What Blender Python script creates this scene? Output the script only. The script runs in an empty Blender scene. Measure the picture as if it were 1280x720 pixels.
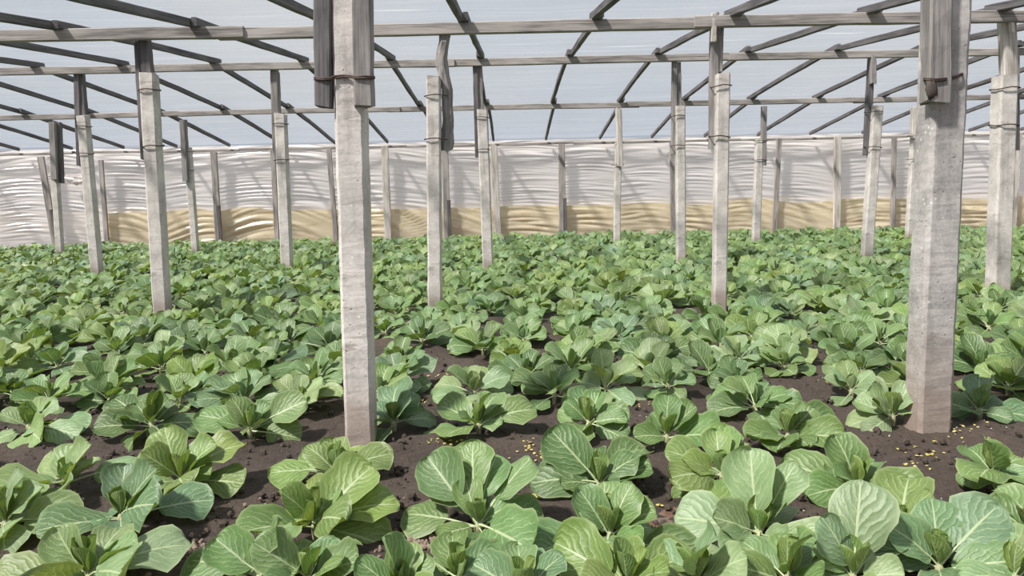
import bpy, math, random
import numpy as np
from mathutils import Vector, Matrix, Euler, noise

# ------------------------------------------------------------------ camera, sky, sun, exposure
scene = bpy.context.scene
COL = scene.collection
H = 1.2                       # lens height above the soil
FPX = 985.0                   # focal length in pixels of a 1280 wide frame
PITCH = math.radians(7.12)
ROLL = math.radians(1.15)
_F = Vector((0, math.cos(PITCH), -math.sin(PITCH)))
_R0 = Vector((1, 0, 0)); _U0 = Vector((0, math.sin(PITCH), math.cos(PITCH)))
_R = _R0 * math.cos(ROLL) - _U0 * math.sin(ROLL)
_U = _U0 * math.cos(ROLL) + _R0 * math.sin(ROLL)
camd = bpy.data.cameras.new('camera'); cam = bpy.data.objects.new('camera', camd); COL.objects.link(cam)
camd.sensor_width = 36.0; camd.lens = FPX / 1280 * 36.0; camd.clip_start = 0.05; camd.clip_end = 400
M = Matrix((_R, _U, -_F)).transposed().to_4x4(); M.translation = (0, 0, H)
cam.matrix_world = M
scene.camera = cam

w = bpy.data.worlds.new('sky'); scene.world = w; w.use_nodes = True
nt = w.node_tree; nt.nodes.clear()
out = nt.nodes.new('ShaderNodeOutputWorld'); bg = nt.nodes.new('ShaderNodeBackground')
tc = nt.nodes.new('ShaderNodeTexCoord'); mp = nt.nodes.new('ShaderNodeMapping'); nz = nt.nodes.new('ShaderNodeTexNoise')
rp = nt.nodes.new('ShaderNodeValToRGB')
mp.inputs['Scale'].default_value = (1.2, 1.2, 3.0)
nz.inputs['Scale'].default_value = 1.6; nz.inputs['Detail'].default_value = 5
rp.color_ramp.elements[0].position = 0.35; rp.color_ramp.elements[0].color = (0.60, 0.68, 0.80, 1)
rp.color_ramp.elements[1].position = 0.70; rp.color_ramp.elements[1].color = (0.80, 0.82, 0.86, 1)
nt.links.new(tc.outputs['Generated'], mp.inputs['Vector']); nt.links.new(mp.outputs[0], nz.inputs['Vector'])
nt.links.new(nz.outputs['Fac'], rp.inputs['Fac']); nt.links.new(rp.outputs[0], bg.inputs['Color'])
bg.inputs['Strength'].default_value = 0.69
nt.links.new(bg.outputs[0], out.inputs['Surface'])

sund = bpy.data.lights.new('sun', 'SUN'); sund.energy = 10.4; sund.angle = math.radians(4.5); sund.color = (1.0, 0.95, 0.87)
sun = bpy.data.objects.new('sun', sund); COL.objects.link(sun)
SUN_FROM = Vector((-0.62, -0.42, 1.0))
sun.rotation_euler = SUN_FROM.to_track_quat('Z', 'Y').to_euler(); sun.location = (-6, -5, 12)

scene.view_settings.view_transform = 'Standard'
scene.view_settings.look = 'None'
scene.view_settings.gamma = 1.0
scene.view_settings.use_curve_mapping = False
scene.view_settings.exposure = 0.0

random.seed(7)
RS = np.random.RandomState(11)
PI = math.pi

def ray(px, py):
    return _F * FPX + _R * (px - 640) - _U * (py - 360)
def at(px, py, Y):
    """The point of the upright plane at distance Y that the pixel looks at."""
    d = ray(px, py); return Vector((0, 0, H)) + d * (Y / d.y)
def ground(px, py, z=0.0):
    d = ray(px, py); return Vector((0, 0, H)) + d * ((z - H) / d.z)
def project(p):
    v = Vector(p) - Vector((0, 0, H)); zc = v.dot(_F)
    return 640 + FPX * v.dot(_R) / zc, 360 - FPX * v.dot(_U) / zc, zc

# ------------------------------------------------------------------ material helpers
def new_mat(name):
    m = bpy.data.materials.new(name); m.use_nodes = True
    t = m.node_tree; t.nodes.clear()
    o = t.nodes.new('ShaderNodeOutputMaterial')
    return m, t, o
class NT:
    def __init__(s, t): s.t = t
    def n(s, kind, **kw):
        x = s.t.nodes.new(kind)
        for k, v in kw.items(): setattr(x, k, v)
        return x
    def set(s, sock, v):
        if hasattr(v, 'is_linked') or isinstance(v, bpy.types.NodeSocket): s.t.links.new(v, sock)
        else: sock.default_value = v
    def math(s, op, a, b=0.0, c=None):
        x = s.n('ShaderNodeMath', operation=op); s.set(x.inputs[0], a); s.set(x.inputs[1], b)
        if c is not None: s.set(x.inputs[2], c)
        return x.outputs[0]
    def mix(s, fac, a, b, blend='MIX'):
        x = s.n('ShaderNodeMix', data_type='RGBA', blend_type=blend)
        s.set(x.inputs[0], fac); s.set(x.inputs[6], a); s.set(x.inputs[7], b); return x.outputs[2]
    def noise(s, vec, scale, detail=3, rough=0.55):
        x = s.n('ShaderNodeTexNoise'); s.set(x.inputs['Vector'], vec)
        x.inputs['Scale'].default_value = scale; x.inputs['Detail'].default_value = detail; x.inputs['Roughness'].default_value = rough
        return x.outputs['Fac']
    def mapping(s, vec, scale=(1, 1, 1), loc=(0, 0, 0)):
        x = s.n('ShaderNodeMapping'); s.set(x.inputs['Vector'], vec); x.inputs['Scale'].default_value = scale; x.inputs['Location'].default_value = loc
        return x.outputs[0]
    def ramp(s, fac, stops):
        x = s.n('ShaderNodeValToRGB'); e = x.color_ramp.elements
        while len(e) < len(stops): e.new(0.5)
        for i, (p, c) in enumerate(stops): e[i].position = p; e[i].color = (*c, 1) if len(c) == 3 else c
        s.set(x.inputs['Fac'], fac); return x.outputs[0]
    def smooth(s, v, a, b):
        x = s.n('ShaderNodeMapRange', interpolation_type='SMOOTHSTEP'); s.set(x.inputs[0], v)
        x.inputs[1].default_value = a; x.inputs[2].default_value = b; return x.outputs[0]
    def bump(s, h, strength, dist=0.01):
        x = s.n('ShaderNodeBump'); s.set(x.inputs['Height'], h); x.inputs['Strength'].default_value = strength; x.inputs['Distance'].default_value = dist
        return x.outputs[0]

def wood_mat(name, dark, light, seed=0):
    m, t, o = new_mat(name); b = NT(t)
    tc = b.n('ShaderNodeTexCoord'); oi = b.n('ShaderNodeObjectInfo')
    va = b.n('ShaderNodeVectorMath', operation='ADD'); b.set(va.inputs[0], tc.outputs['Object'])
    cx = b.n('ShaderNodeCombineXYZ'); b.set(cx.inputs[2], b.math('MULTIPLY', oi.outputs['Random'], 37.0)); b.set(cx.inputs[0], b.math('MULTIPLY', oi.outputs['Random'], 5.0))
    b.set(va.inputs[1], cx.outputs[0])
    grain = b.noise(b.mapping(va.outputs[0], (70, 70, 2.2)), 1.0, 4, 0.6)
    big = b.noise(b.mapping(va.outputs[0], (9, 9, 1.6)), 1.0, 3, 0.6)
    f = b.math('ADD', b.math('MULTIPLY', grain, 0.55), b.math('MULTIPLY', big, 0.55))
    col = b.ramp(f, [(0.42, dark), (0.62, light)])
    crack = b.smooth(b.noise(b.mapping(va.outputs[0], (110, 110, 1.2), (3, 1, seed)), 1.0, 2), 0.62, 0.68)
    col = b.mix(b.math('MULTIPLY', crack, 0.6), col, (0.05, 0.045, 0.042, 1))
    p = b.n('ShaderNodeBsdfPrincipled'); b.set(p.inputs['Base Color'], col); p.inputs['Roughness'].default_value = 0.8
    b.set(p.inputs['Normal'], b.bump(f, 0.5, 0.006))
    t.links.new(p.outputs[0], o.inputs[0]); return m
WOOD = wood_mat('weathered_wood', (0.15, 0.135, 0.13), (0.40, 0.365, 0.345))
WOOD_DARK = wood_mat('dark_shaded_wood', (0.045, 0.042, 0.046), (0.150, 0.140, 0.145), 4)  # dark timber tone; on the rafters it paints in their shaded sides
WOOD_MID = wood_mat('grey_wood', (0.12, 0.11, 0.108), (0.31, 0.288, 0.28), 2)
WOOD_PALE = wood_mat('bleached_wood', (0.30, 0.27, 0.245), (0.66, 0.61, 0.565), 8)

def concrete_mat(name, base, light, soil_h):
    m, t, o = new_mat(name); b = NT(t)
    tc = b.n('ShaderNodeTexCoord'); v = tc.outputs['Object']
    big = b.noise(v, 6, 5, 0.62); fine = b.noise(v, 60, 3, 0.7)
    col = b.ramp(b.math('ADD', b.math('MULTIPLY', big, 0.7), b.math('MULTIPLY', fine, 0.3)), [(0.36, base), (0.60, light)])
    vor = b.n('ShaderNodeTexVoronoi'); b.set(vor.inputs['Vector'], v); vor.inputs['Scale'].default_value = 34
    pit = b.smooth(vor.outputs['Distance'], 0.20, 0.12)
    pit = b.math('MULTIPLY', pit, b.smooth(b.noise(v, 9, 2), 0.52, 0.60))
    col = b.mix(b.math('MULTIPLY', pit, 0.55), col, (0.10, 0.09, 0.085, 1))
    vw = b.n('ShaderNodeTexVoronoi'); b.set(vw.inputs['Vector'], b.mapping(v, (1, 1, 1), (5, 3, 1))); vw.inputs['Scale'].default_value = 26
    fleck = b.math('MULTIPLY', b.smooth(vw.outputs['Distance'], 0.22, 0.12), b.smooth(b.noise(v, 5, 2), 0.55, 0.62))
    col = b.mix(b.math('MULTIPLY', fleck, 0.8), col, (0.78, 0.76, 0.73, 1))
    streak = b.smooth(b.noise(b.mapping(v, (14, 14, 1.0), (0, 0, 9)), 1, 4), 0.52, 0.68)
    col = b.mix(b.math('MULTIPLY', streak, 0.35), col, (0.20, 0.185, 0.17, 1))
    smear = b.math('MULTIPLY', b.smooth(b.noise(b.mapping(v, (7, 7, 34), (2, 4, 1)), 1, 4, 0.6), 0.55, 0.68), b.smooth(b.noise(b.mapping(v, (1.2, 1.2, 2.6), (0, 7, 3.4)), 1, 2), 0.48, 0.60))
    col = b.mix(b.math('MULTIPLY', smear, 0.5), col, (0.20, 0.17, 0.15, 1))
    sx = b.n('ShaderNodeSeparateXYZ'); b.set(sx.inputs[0], v)
    low = b.math('MULTIPLY', b.smooth(b.math('ADD', sx.outputs[2], b.math('MULTIPLY', big, 0.3)), soil_h, 0.16), 0.75)
    col = b.mix(low, col, (0.30, 0.22, 0.175, 1))
    p = b.n('ShaderNodeBsdfPrincipled'); b.set(p.inputs['Base Color'], col); p.inputs['Roughness'].default_value = 0.85
    b.set(p.inputs['Normal'], b.bump(b.math('SUBTRACT', b.math('ADD', b.math('MULTIPLY', fine, 0.6), b.math('MULTIPLY', big, 0.4)), pit), 0.45, 0.006))
    t.links.new(p.outputs[0], o.inputs[0]); return m
CONC = concrete_mat('pale_concrete', (0.42, 0.39, 0.37), (0.68, 0.64, 0.61), 0.62)
CONC_GREY = concrete_mat('grey_concrete', (0.25, 0.24, 0.235), (0.50, 0.475, 0.46), 0.85)

def plain_mat(name, c, rough=0.6, metal=0.0):
    m, t, o = new_mat(name); b = NT(t)
    tc = b.n('ShaderNodeTexCoord')
    f = b.noise(tc.outputs['Object'], 45, 3)
    p = b.n('ShaderNodeBsdfPrincipled')
    b.set(p.inputs['Base Color'], b.mix(f, tuple(x * 0.65 for x in c) + (1,), tuple(min(1, x * 1.3) for x in c) + (1,)))
    p.inputs['Roughness'].default_value = rough; p.inputs['Metallic'].default_value = metal
    t.links.new(p.outputs[0], o.inputs[0]); return m
WIRE = plain_mat('rusty_wire', (0.075, 0.05, 0.042), 0.6, 0.4)
RUST = plain_mat('rust_lump', (0.085, 0.066, 0.060), 0.8, 0.2)

def film_mat(name, transp, colour, trans_col, diffuse=0.4, gloss=0.06, streak=(1.2, 1.2, 30), hazy=0.25, seams=True, speck=None):
    """Old greenhouse sheeting: lets some light straight through, scatters the rest, shines a little."""
    m, t, o = new_mat(name); b = NT(t)
    tc = b.n('ShaderNodeTexCoord'); v = tc.outputs['Object']
    s1 = b.noise(b.mapping(v, streak), 1.0, 4, 0.6)
    s2 = b.noise(b.mapping(v, (0.6, 0.6, 0.6)), 1.0, 4, 0.6)
    haze = b.math('ADD', b.math('MULTIPLY', s1, 0.5), b.math('MULTIPLY', s2, 0.5))
    fac = b.math('ADD', 1.0 - transp - hazy * 0.5, b.math('MULTIPLY', b.smooth(haze, 0.35, 0.65), hazy))
    tr = b.n('ShaderNodeBsdfTransparent'); tl = b.n('ShaderNodeBsdfTranslucent'); df = b.n('ShaderNodeBsdfDiffuse'); gl = b.n('ShaderNodeBsdfGlossy')
    tr.inputs[0].default_value = (0.97, 0.98, 1.0, 1)
    c = b.mix(b.smooth(s2, 0.35, 0.7), colour + (1,), tuple(x * 0.86 for x in colour) + (1,))
    if speck: c = b.mix(b.math('MULTIPLY', b.smooth(b.noise(b.mapping(v, (2.2, 2.2, 7)), 1, 5, 0.65), 0.48, 0.72), 0.7), c, speck + (1,))
    b.set(tl.inputs[0], b.mix(1.0, c, trans_col + (1,), 'MULTIPLY')); b.set(df.inputs[0], c)
    gl.inputs['Roughness'].default_value = 0.22; gl.inputs[0].default_value = (0.9, 0.9, 0.9, 1)
    def mixs(f, x, y):
        k = b.n('ShaderNodeMixShader'); b.set(k.inputs[0], f); t.links.new(x, k.inputs[1]); t.links.new(y, k.inputs[2]); return k.outputs[0]
    body = mixs(diffuse, tl.outputs[0], df.outputs[0])
    body = mixs(fac, tr.outputs[0], body)
    bn = b.bump(b.math('ADD', s1, b.noise(b.mapping(v, (0.5, 0.5, 60)), 1.0, 3)), 0.16 if streak[2] > 5 else 0.0, 0.03)
    for q in (tl, df, gl): b.set(q.inputs['Normal'], bn)
    body = mixs(gloss, body, gl.outputs[0])
    t.links.new(body, o.inputs[0]); return m
FILM_ROOF = film_mat('roof_film', 0.62, (0.76, 0.785, 0.83), (0.82, 0.85, 0.92), 0.62, 0.05, (0.4, 5.0, 0.4), 0.16)
FILM_WALL = film_mat('wall_film', 0.10, (0.86, 0.82, 0.82), (0.95, 0.93, 0.92), 0.5, 0.07, (0.8, 0.8, 26), 0.12)
FILM_SKIRT = film_mat('yellowed_film', 0.04, (0.89, 0.79, 0.59), (0.95, 0.88, 0.70), 0.6, 0.06, (0.9, 0.9, 14), 0.05, speck=(0.62, 0.47, 0.29))

def soil_mat():
    m, t, o = new_mat('damp_soil'); b = NT(t)
    tc = b.n('ShaderNodeTexCoord'); v = tc.outputs['Object']
    big = b.noise(v, 1.3, 5, 0.6); fine = b.noise(v, 38, 5, 0.7)
    col = b.ramp(b.math('ADD', b.math('MULTIPLY', big, 0.5), b.math('MULTIPLY', fine, 0.5)), [(0.34, (0.026, 0.019, 0.015)), (0.66, (0.098, 0.070, 0.054))])
    grit = b.smooth(b.noise(v, 190, 2), 0.68, 0.74)
    col = b.mix(b.math('MULTIPLY', grit, 0.5), col, (0.34, 0.28, 0.23, 1))
    p = b.n('ShaderNodeBsdfPrincipled'); b.set(p.inputs['Base Color'], col); p.inputs['Roughness'].default_value = 0.85
    b.set(p.inputs['Normal'], b.bump(fine, 1.0, 0.02))
    t.links.new(p.outputs[0], o.inputs[0]); return m
SOIL = soil_mat()
CLOD = plain_mat('soil_clod', (0.062, 0.046, 0.038), 0.95)
GRIT = plain_mat('pale_clod', (0.24, 0.18, 0.145), 0.95)
YELLOW = plain_mat('yellowed_scrap', (0.50, 0.42, 0.13), 0.7)
def puddle_mat():
    m, t, o = new_mat('muddy_water'); b = NT(t)
    p = b.n('ShaderNodeBsdfPrincipled'); tc = b.n('ShaderNodeTexCoord')
    b.set(p.inputs['Base Color'], b.ramp(b.noise(tc.outputs['Object'], 6, 3), [(0.3, (0.12, 0.07, 0.048)), (0.7, (0.19, 0.115, 0.08))]))
    p.inputs['Roughness'].default_value = 0.12
    t.links.new(p.outputs[0], o.inputs[0]); return m
PUDDLE = puddle_mat()

def leaf_mat(name, from_attr):
    m, t, o = new_mat(name); b = NT(t)
    uv = b.n('ShaderNodeUVMap'); uv.uv_map = 'UVMap'
    sx = b.n('ShaderNodeSeparateXYZ'); b.set(sx.inputs[0], uv.outputs[0])
    if from_attr:
        a = b.n('ShaderNodeAttribute'); a.attribute_name = 'tint'; base = a.outputs['Color']
    else:
        a = b.n('ShaderNodeObjectInfo'); base = a.outputs['Color']
    tc = b.n('ShaderNodeTexCoord'); obv = tc.outputs['Object']
    au = b.math('MULTIPLY', b.math('ABSOLUTE', b.math('SUBTRACT', sx.outputs[0], 0.5)), 2.0)
    vv = sx.outputs[1]
    wob = b.noise(b.mapping(uv.outputs[0], (6, 6, 6)), 1, 2)
    midw = b.math('MULTIPLY_ADD', vv, -0.050, 0.070)
    mid = b.math('SUBTRACT', 1.0, b.smooth(b.math('DIVIDE', au, midw), 0.35, 1.1))
    tt = b.math('ADD', b.math('SUBTRACT', b.math('MULTIPLY', vv, 5.6), b.math('MULTIPLY', b.math('POWER', au, 0.85), 3.6)), b.math('MULTIPLY', wob, 1.3))
    fr = b.math('ABSOLUTE', b.math('SUBTRACT', b.math('FRACT', tt), 0.5))
    lat = b.math('MULTIPLY', b.math('SUBTRACT', 1.0, b.smooth(fr, 0.01, 0.12)), b.math('SUBTRACT', 1.0, b.smooth(au, 0.45, 0.98)))
    vor = b.n('ShaderNodeTexVoronoi', feature='DISTANCE_TO_EDGE'); b.set(vor.inputs['Vector'], uv.outputs[0]); vor.inputs['Scale'].default_value = 13
    net = b.math('SUBTRACT', 1.0, b.smooth(vor.outputs['Distance'], 0.0, 0.07))
    vein = b.math('MAXIMUM', mid, b.math('MAXIMUM', b.math('MULTIPLY', lat, 0.58), b.math('MULTIPLY', net, 0.13)))
    mott = b.noise(uv.outputs[0], 3.0, 4, 0.6)
    dark = b.mix(1.0, base, (0.70, 0.76, 0.66, 1), 'MULTIPLY')
    c = b.mix(b.smooth(mott, 0.3, 0.7), dark, base)
    edge = b.math('MULTIPLY', b.smooth(au, 0.86, 1.0), 0.40)
    c = b.mix(edge, c, (0.40, 0.46, 0.24, 1))
    c = b.mix(b.math('MULTIPLY', vein, 0.80), c, (0.47, 0.55, 0.33, 1))
    p = b.n('ShaderNodeBsdfPrincipled'); b.set(p.inputs['Base Color'], c)
    p.inputs['Roughness'].default_value = 0.46
    p.inputs['Specular IOR Level'].default_value = 0.42
    soft = b.math('MULTIPLY', b.math('SUBTRACT', 1.0, b.smooth(fr, 0.0, 0.42)), b.math('SUBTRACT', 1.0, b.smooth(au, 0.5, 1.0)))
    hgt = b.math('ADD', b.math('MULTIPLY', b.math('MAXIMUM', mid, soft), -0.8), b.math('MULTIPLY', mott, 0.7))
    nrm = b.bump(hgt, 0.26, 0.008); b.set(p.inputs['Normal'], nrm)
    tl = b.n('ShaderNodeBsdfTranslucent'); b.set(tl.inputs[0], b.mix(1.0, c, (1.55, 1.50, 0.45, 1), 'MULTIPLY'))
    b.set(tl.inputs['Normal'], nrm)
    ms = b.n('ShaderNodeMixShader'); ms.inputs[0].default_value = 0.21
    t.links.new(p.outputs[0], ms.inputs[1]); t.links.new(tl.outputs[0], ms.inputs[2])
    t.links.new(ms.outputs[0], o.inputs[0]); return m
LEAF = leaf_mat('cabbage_leaf', False); LEAF_FAR = leaf_mat('cabbage_leaf_far', True)
STALK = plain_mat('leaf_stalk', (0.44, 0.52, 0.29), 0.5)
STEM = plain_mat('plant_stem', (0.30, 0.30, 0.17), 0.7)

# ------------------------------------------------------------------ object helpers
def link(name, me, mat=None, parent=None):
    o = bpy.data.objects.new(name, me); COL.objects.link(o)
    if mat is not None:
        for k in (mat if isinstance(mat, (list, tuple)) else [mat]): me.materials.append(k)
    if parent is not None: o.parent = parent
    return o
def thing(name, label, cat, loc, group=None):
    o = bpy.data.objects.new(name, None); COL.objects.link(o); o.location = loc; o.empty_display_size = 0.05
    o['label'] = label; o['category'] = cat
    if group: o['group'] = group
    return o
def mesh(name, v, f, smooth=True):
    me = bpy.data.meshes.new(name); me.from_pydata([tuple(x) for x in v], [], f); me.update()
    if smooth: me.polygons.foreach_set('use_smooth', [True] * len(me.polygons))
    return me
def chamfer_rect(w, t, c):
    a, b = w / 2, t / 2
    return [(-a + c, -b), (a - c, -b), (a, -b + c), (a, b - c), (a - c, b), (-a + c, b), (-a, b - c), (-a, -b + c)]
def sweep(name, pts, w, t, mat, parent, side=Vector((1, 0, 0)), cham=0.008, jit=0.0, seg=6, taper=None, seed=0, cap_jit=0.0):
    """A timber or shaft of section w x t along pts (world). Local Z runs along the piece."""
    p0, p1 = Vector(pts[0]), Vector(pts[-1])
    z = (p1 - p0).normalized(); x = (side - z * side.dot(z)).normalized(); y = z.cross(x)
    R = Matrix((x, y, z)).transposed()
    inv = R.transposed()
    loc = [inv @ (Vector(p) - p0) for p in pts]
    L = loc[-1].z
    rows = []
    zs = np.linspace(0, 1, seg + 1)
    lz = [q.z / L for q in loc]
    for q in zs:
        cx = np.interp(q, lz, [p.x for p in loc]); cy = np.interp(q, lz, [p.y for p in loc])
        rows.append((cx, cy, q * L, 1.0 if taper is None else 1 + (taper - 1) * q))
    sec = chamfer_rect(w, t, cham); n = len(sec)
    v, f = [], []
    for i, (cx, cy, zz, s) in enumerate(rows):
        for k, (sx, sy) in enumerate(sec):
            j = Vector((0, 0, 0))
            if jit:
                j = noise.noise_vector(Vector((sx * 14 + seed * 3.1, sy * 14, zz * 7 + seed))) * jit
                if jit > 0.003: j += noise.noise_vector(Vector((sx * 40 + seed, sy * 40, zz * 31))) * jit * 0.6
            cz = cap_jit * noise.noise(Vector((sx * 30 + seed, sy * 30, 1.7))) if i in (0, seg) else 0
            v.append((cx + sx * s + j.x, cy + sy * s + j.y, zz + cz))
    for i in range(seg):
        for k in range(n):
            a = i * n + k; b = i * n + (k + 1) % n
            f.append((a, b, b + n, a + n))
    f.append(tuple(reversed(range(n)))); f.append(tuple(range(seg * n, seg * n + n)))
    me = mesh(name, v, f, False)
    o = link(name, me, mat, parent)
    Mx = R.to_4x4(); Mx.translation = p0 - (parent.location if parent is not None else Vector((0, 0, 0)))
    o.matrix_local = Mx
    return o
def tube(name, pts, r, mat, parent, sides=6, closed=False):
    pts = [Vector(p) for p in pts]; n = len(pts); v, f = [], []
    base = parent.location if parent is not None else Vector((0, 0, 0))
    for i, p in enumerate(pts):
        d = (pts[(i + 1) % n] - pts[i - 1]) if closed else (pts[min(i + 1, n - 1)] - pts[max(i - 1, 0)])
        d.normalize(); a = d.orthogonal().normalized()
        ref = Vector((0, 0, 1)) if abs(d.z) < 0.9 else Vector((1, 0, 0))
        a = d.cross(ref).normalized(); c = d.cross(a)
        for k in range(sides):
            q = 2 * PI * k / sides; v.append(p - base + a * math.cos(q) * r + c * math.sin(q) * r)
    for i in range(n if closed else n - 1):
        for k in range(sides):
            f.append((i * sides + k, i * sides + (k + 1) % sides, ((i + 1) % n) * sides + (k + 1) % sides, ((i + 1) % n) * sides + k))
    if not closed:
        f.append(tuple(reversed(range(sides)))); f.append(tuple(range((n - 1) * sides, n * sides)))
    return link(name, mesh(name, v, f), mat, parent)
ORD = ['first', 'second', 'third', 'fourth', 'fifth', 'sixth', 'seventh', 'eighth', 'ninth', 'tenth', 'eleventh', 'twelfth', 'thirteenth', 'fourteenth', 'fifteenth',
       'sixteenth', 'seventeenth', 'eighteenth', 'nineteenth', 'twentieth', 'twenty-first', 'twenty-second', 'twenty-third', 'twenty-fourth', 'twenty-fifth', 'twenty-sixth',
       'twenty-seventh', 'twenty-eighth', 'twenty-ninth', 'thirtieth'] + ['thirty-' + q for q in ('first', 'second', 'third', 'fourth', 'fifth', 'sixth', 'seventh', 'eighth', 'ninth')] + ['fortieth']
def structure(o, label=None):
    o['kind'] = 'structure'
    if label: o['label'] = label
    return o

# ------------------------------------------------------------------ the large structure
Y0, YR = 3.735, [3.735, 7.47, 11.205, 14.94, 18.67]      # post rows and the back wall
Z1, Z2, Z3, ZW = 2.678, 2.956, 2.72, 2.26                # heights of the three roof beams and of the wall plate
XL, XR = -14.2, 14.2

PUD = ground(856, 668)
def soil_z(x, y):
    p = Vector((x, y, 0)); d2 = ((x - PUD.x) / 0.26) ** 2 + ((y - PUD.y) / 0.30) ** 2
    return (0.030 * noise.noise(p * 1.1) + 0.020 * noise.noise(p * 4.2 + Vector((3, 1, 0)))) * (1 - 0.7 * math.exp(-d2)) - 0.034 * math.exp(-d2)
def soil_floor():
    ys = [-11.0, -6, -2, 0.5, 1.4]
    y = 1.8
    while y < 19.6: ys.append(y); y += max(0.028, 0.0085 * y)
    xs_half = [0.0]; x = 0.0
    while x < 15: x += max(0.032, 0.014 * x); xs_half.append(x)
    xs = [-a for a in reversed(xs_half[1:])] + xs_half
    nx, ny = len(xs), len(ys); v = []
    for yy in ys:
        for xx in xs:
            p = Vector((xx, yy, 0))
            z = soil_z(xx, yy)
            if 1.7 < yy < 7: z += 0.018 * noise.noise(p * 10) + 0.012 * abs(noise.noise(p * 21)) + 0.006 * noise.noise(p * 34) - 0.004
            v.append((xx, yy, z))
    f = [(j * nx + i, j * nx + i + 1, (j + 1) * nx + i + 1, (j + 1) * nx + i) for j in range(ny - 1) for i in range(nx - 1)]
    return structure(link('floor', mesh('floor', v, f), SOIL), 'dark damp soil floor of the greenhouse')
soil_floor()
ext = mesh('trim_yard', [(-80, -60, -0.12), (80, -60, -0.12), (80, 90, -0.12), (-80, 90, -0.12)], [(0, 1, 2, 3)], False)
structure(link('trim_1', ext, plain_mat('dry_yard', (0.30, 0.27, 0.22), 0.95)), 'dry bare yard outside the greenhouse')

# roof sheeting: follows the tops of the rafters, slack between them
RAF_DX = 1.233; RAF_X0 = -0.39
RAFTERS = [RAF_X0 + RAF_DX * k for k in range(-11, 12)]
prof = [(-11.2, 2.26), (-7.47, 2.72), (-3.735, 2.956), (0, 2.68), (3.735, 2.27), (7.47, Z1), (11.205, Z2), (14.94, Z3), (18.72, ZW)]
def roof_sheet():
    ys = np.concatenate([np.arange(-11.2, 1.0, 0.9), np.arange(1.0, 18.72, 0.085), [18.72]])
    zs = np.interp(ys, [a for a, _ in prof], [b for _, b in prof]) + 0.135
    xs = np.arange(XL, XR + 0.01, RAF_DX / 6); nx = len(xs)
    v = []
    for yy, zz in zip(ys, zs):
        for xx in xs:
            u = ((xx - RAF_X0) / RAF_DX) % 1.0
            s = -0.012 * math.sin(PI * u)
            s += 0.018 * (noise.noise(Vector((xx * 0.5, yy * 3.2, 0.3))) + 0.6 * noise.noise(Vector((xx * 0.8, yy * 7.5, 5)))) * (0.3 + math.sin(PI * u))
            v.append((xx, yy, zz + s))
    f = [(j * nx + i, j * nx + i + 1, (j + 1) * nx + i + 1, (j + 1) * nx + i) for j in range(len(ys) - 1) for i in range(nx - 1)]
    return structure(link('ceiling', mesh('ceiling', v, f), FILM_ROOF), 'translucent plastic roof film stretched over the rafters')
roof_sheet()

WALL_Y = 18.80
# wall posts: (pixel top, pixel foot) on the plane just inside the sheeting
WALL_POSTS = [(-22, 205, 4, 297, 0), (51, 196, 68, 297, 1), (126, 200, 133, 294, 0), (199, 188, 204, 292, 0), (267, 190, 273, 290, 1), (341, 187, 346, 289, 0), (411, 186, 419, 288, 0), (481, 183, 485, 288, 2), (556, 182, 559, 287, 1),
              (617, 180, 622, 286, 2), (702, 180, 703, 284, 1), (772, 178, 773, 283, 0), (840, 178, 841, 281, 0), (906, 176, 905, 281, 0), (974, 173, 969, 280, 0), (1047, 171, 1046, 278, 2), (1118, 171, 1116, 277, 0),
              (1193, 169, 1190, 276, 0), (1273, 168, 1266, 276, 2)]
wp_x = sorted(at((a + c) / 2, 240, WALL_Y - 0.05).x for a, _, c, _, _ in WALL_POSTS)
def wall_film(name, z0, z1, dz, amp, kz, slope, yoff, mat, sagtop=0.0, x0=XL):
    xs = np.arange(x0, XR + 0.01, 0.085); zs = np.arange(z0, z1 + 1e-6, dz); nx = len(xs); v = []
    for zz in zs:
        t = (zz - z0) / (z1 - z0)
        for xx in xs:
            i = np.searchsorted(wp_x, xx)
            a = wp_x[i - 1] if 0 < i else xx - 0.7; c = wp_x[i] if i < len(wp_x) else xx + 0.7
            u = (xx - a) / max(c - a, 1e-3); bay = i
            hang = math.sin(PI * u)
            tilt = (u - 0.5) * slope * noise.noise(Vector((bay * 3.7, 0, 1.1)))
            q = (zz + tilt - 0.05 * hang) * kz
            r1 = noise.noise(Vector((xx * 0.55 + bay * 0.35, 0, q))); r2 = noise.noise(Vector((xx * 1.3, 7, q * 2.3 + 4)))
            fold = (1 - abs(r1) * 2.6) * 0.75 + r2 * 0.5
            amp_here = amp * (0.55 + 0.9 * max(0.0, 0.35 + noise.noise(Vector((xx * 0.45, 2, zz * 1.5))))) * (1.15 if xx < -3 else 0.8)
            yy = yoff + 0.05 * hang + amp_here * fold * (0.35 + 0.65 * hang)
            top = sagtop * hang * t * noise.noise(Vector((bay * 1.9, 3, 2)))
            v.append((xx, yy, zz + top))
    f = [(j * nx + i, j * nx + i + 1, (j + 1) * nx + i + 1, (j + 1) * nx + i) for j in range(len(zs) - 1) for i in range(nx - 1)]
    return link(name, mesh(name, v, f), mat)
wb = structure(wall_film('wall_back', 0.0, ZW + 0.1, 0.0145, 0.030, 11.0, 0.5, WALL_Y, FILM_WALL), 'wrinkled translucent plastic sheet forming the back wall')
sk = wall_film('skirt_film', 0.0, 0.82, 0.0145, 0.045, 7.0, 1.9, WALL_Y - 0.09, FILM_SKIRT, 0.22, x0=at(131, 280, WALL_Y).x)
sk.parent = wb; sk['label'] = 'yellowed plastic strip along the foot of the back wall'
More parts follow.
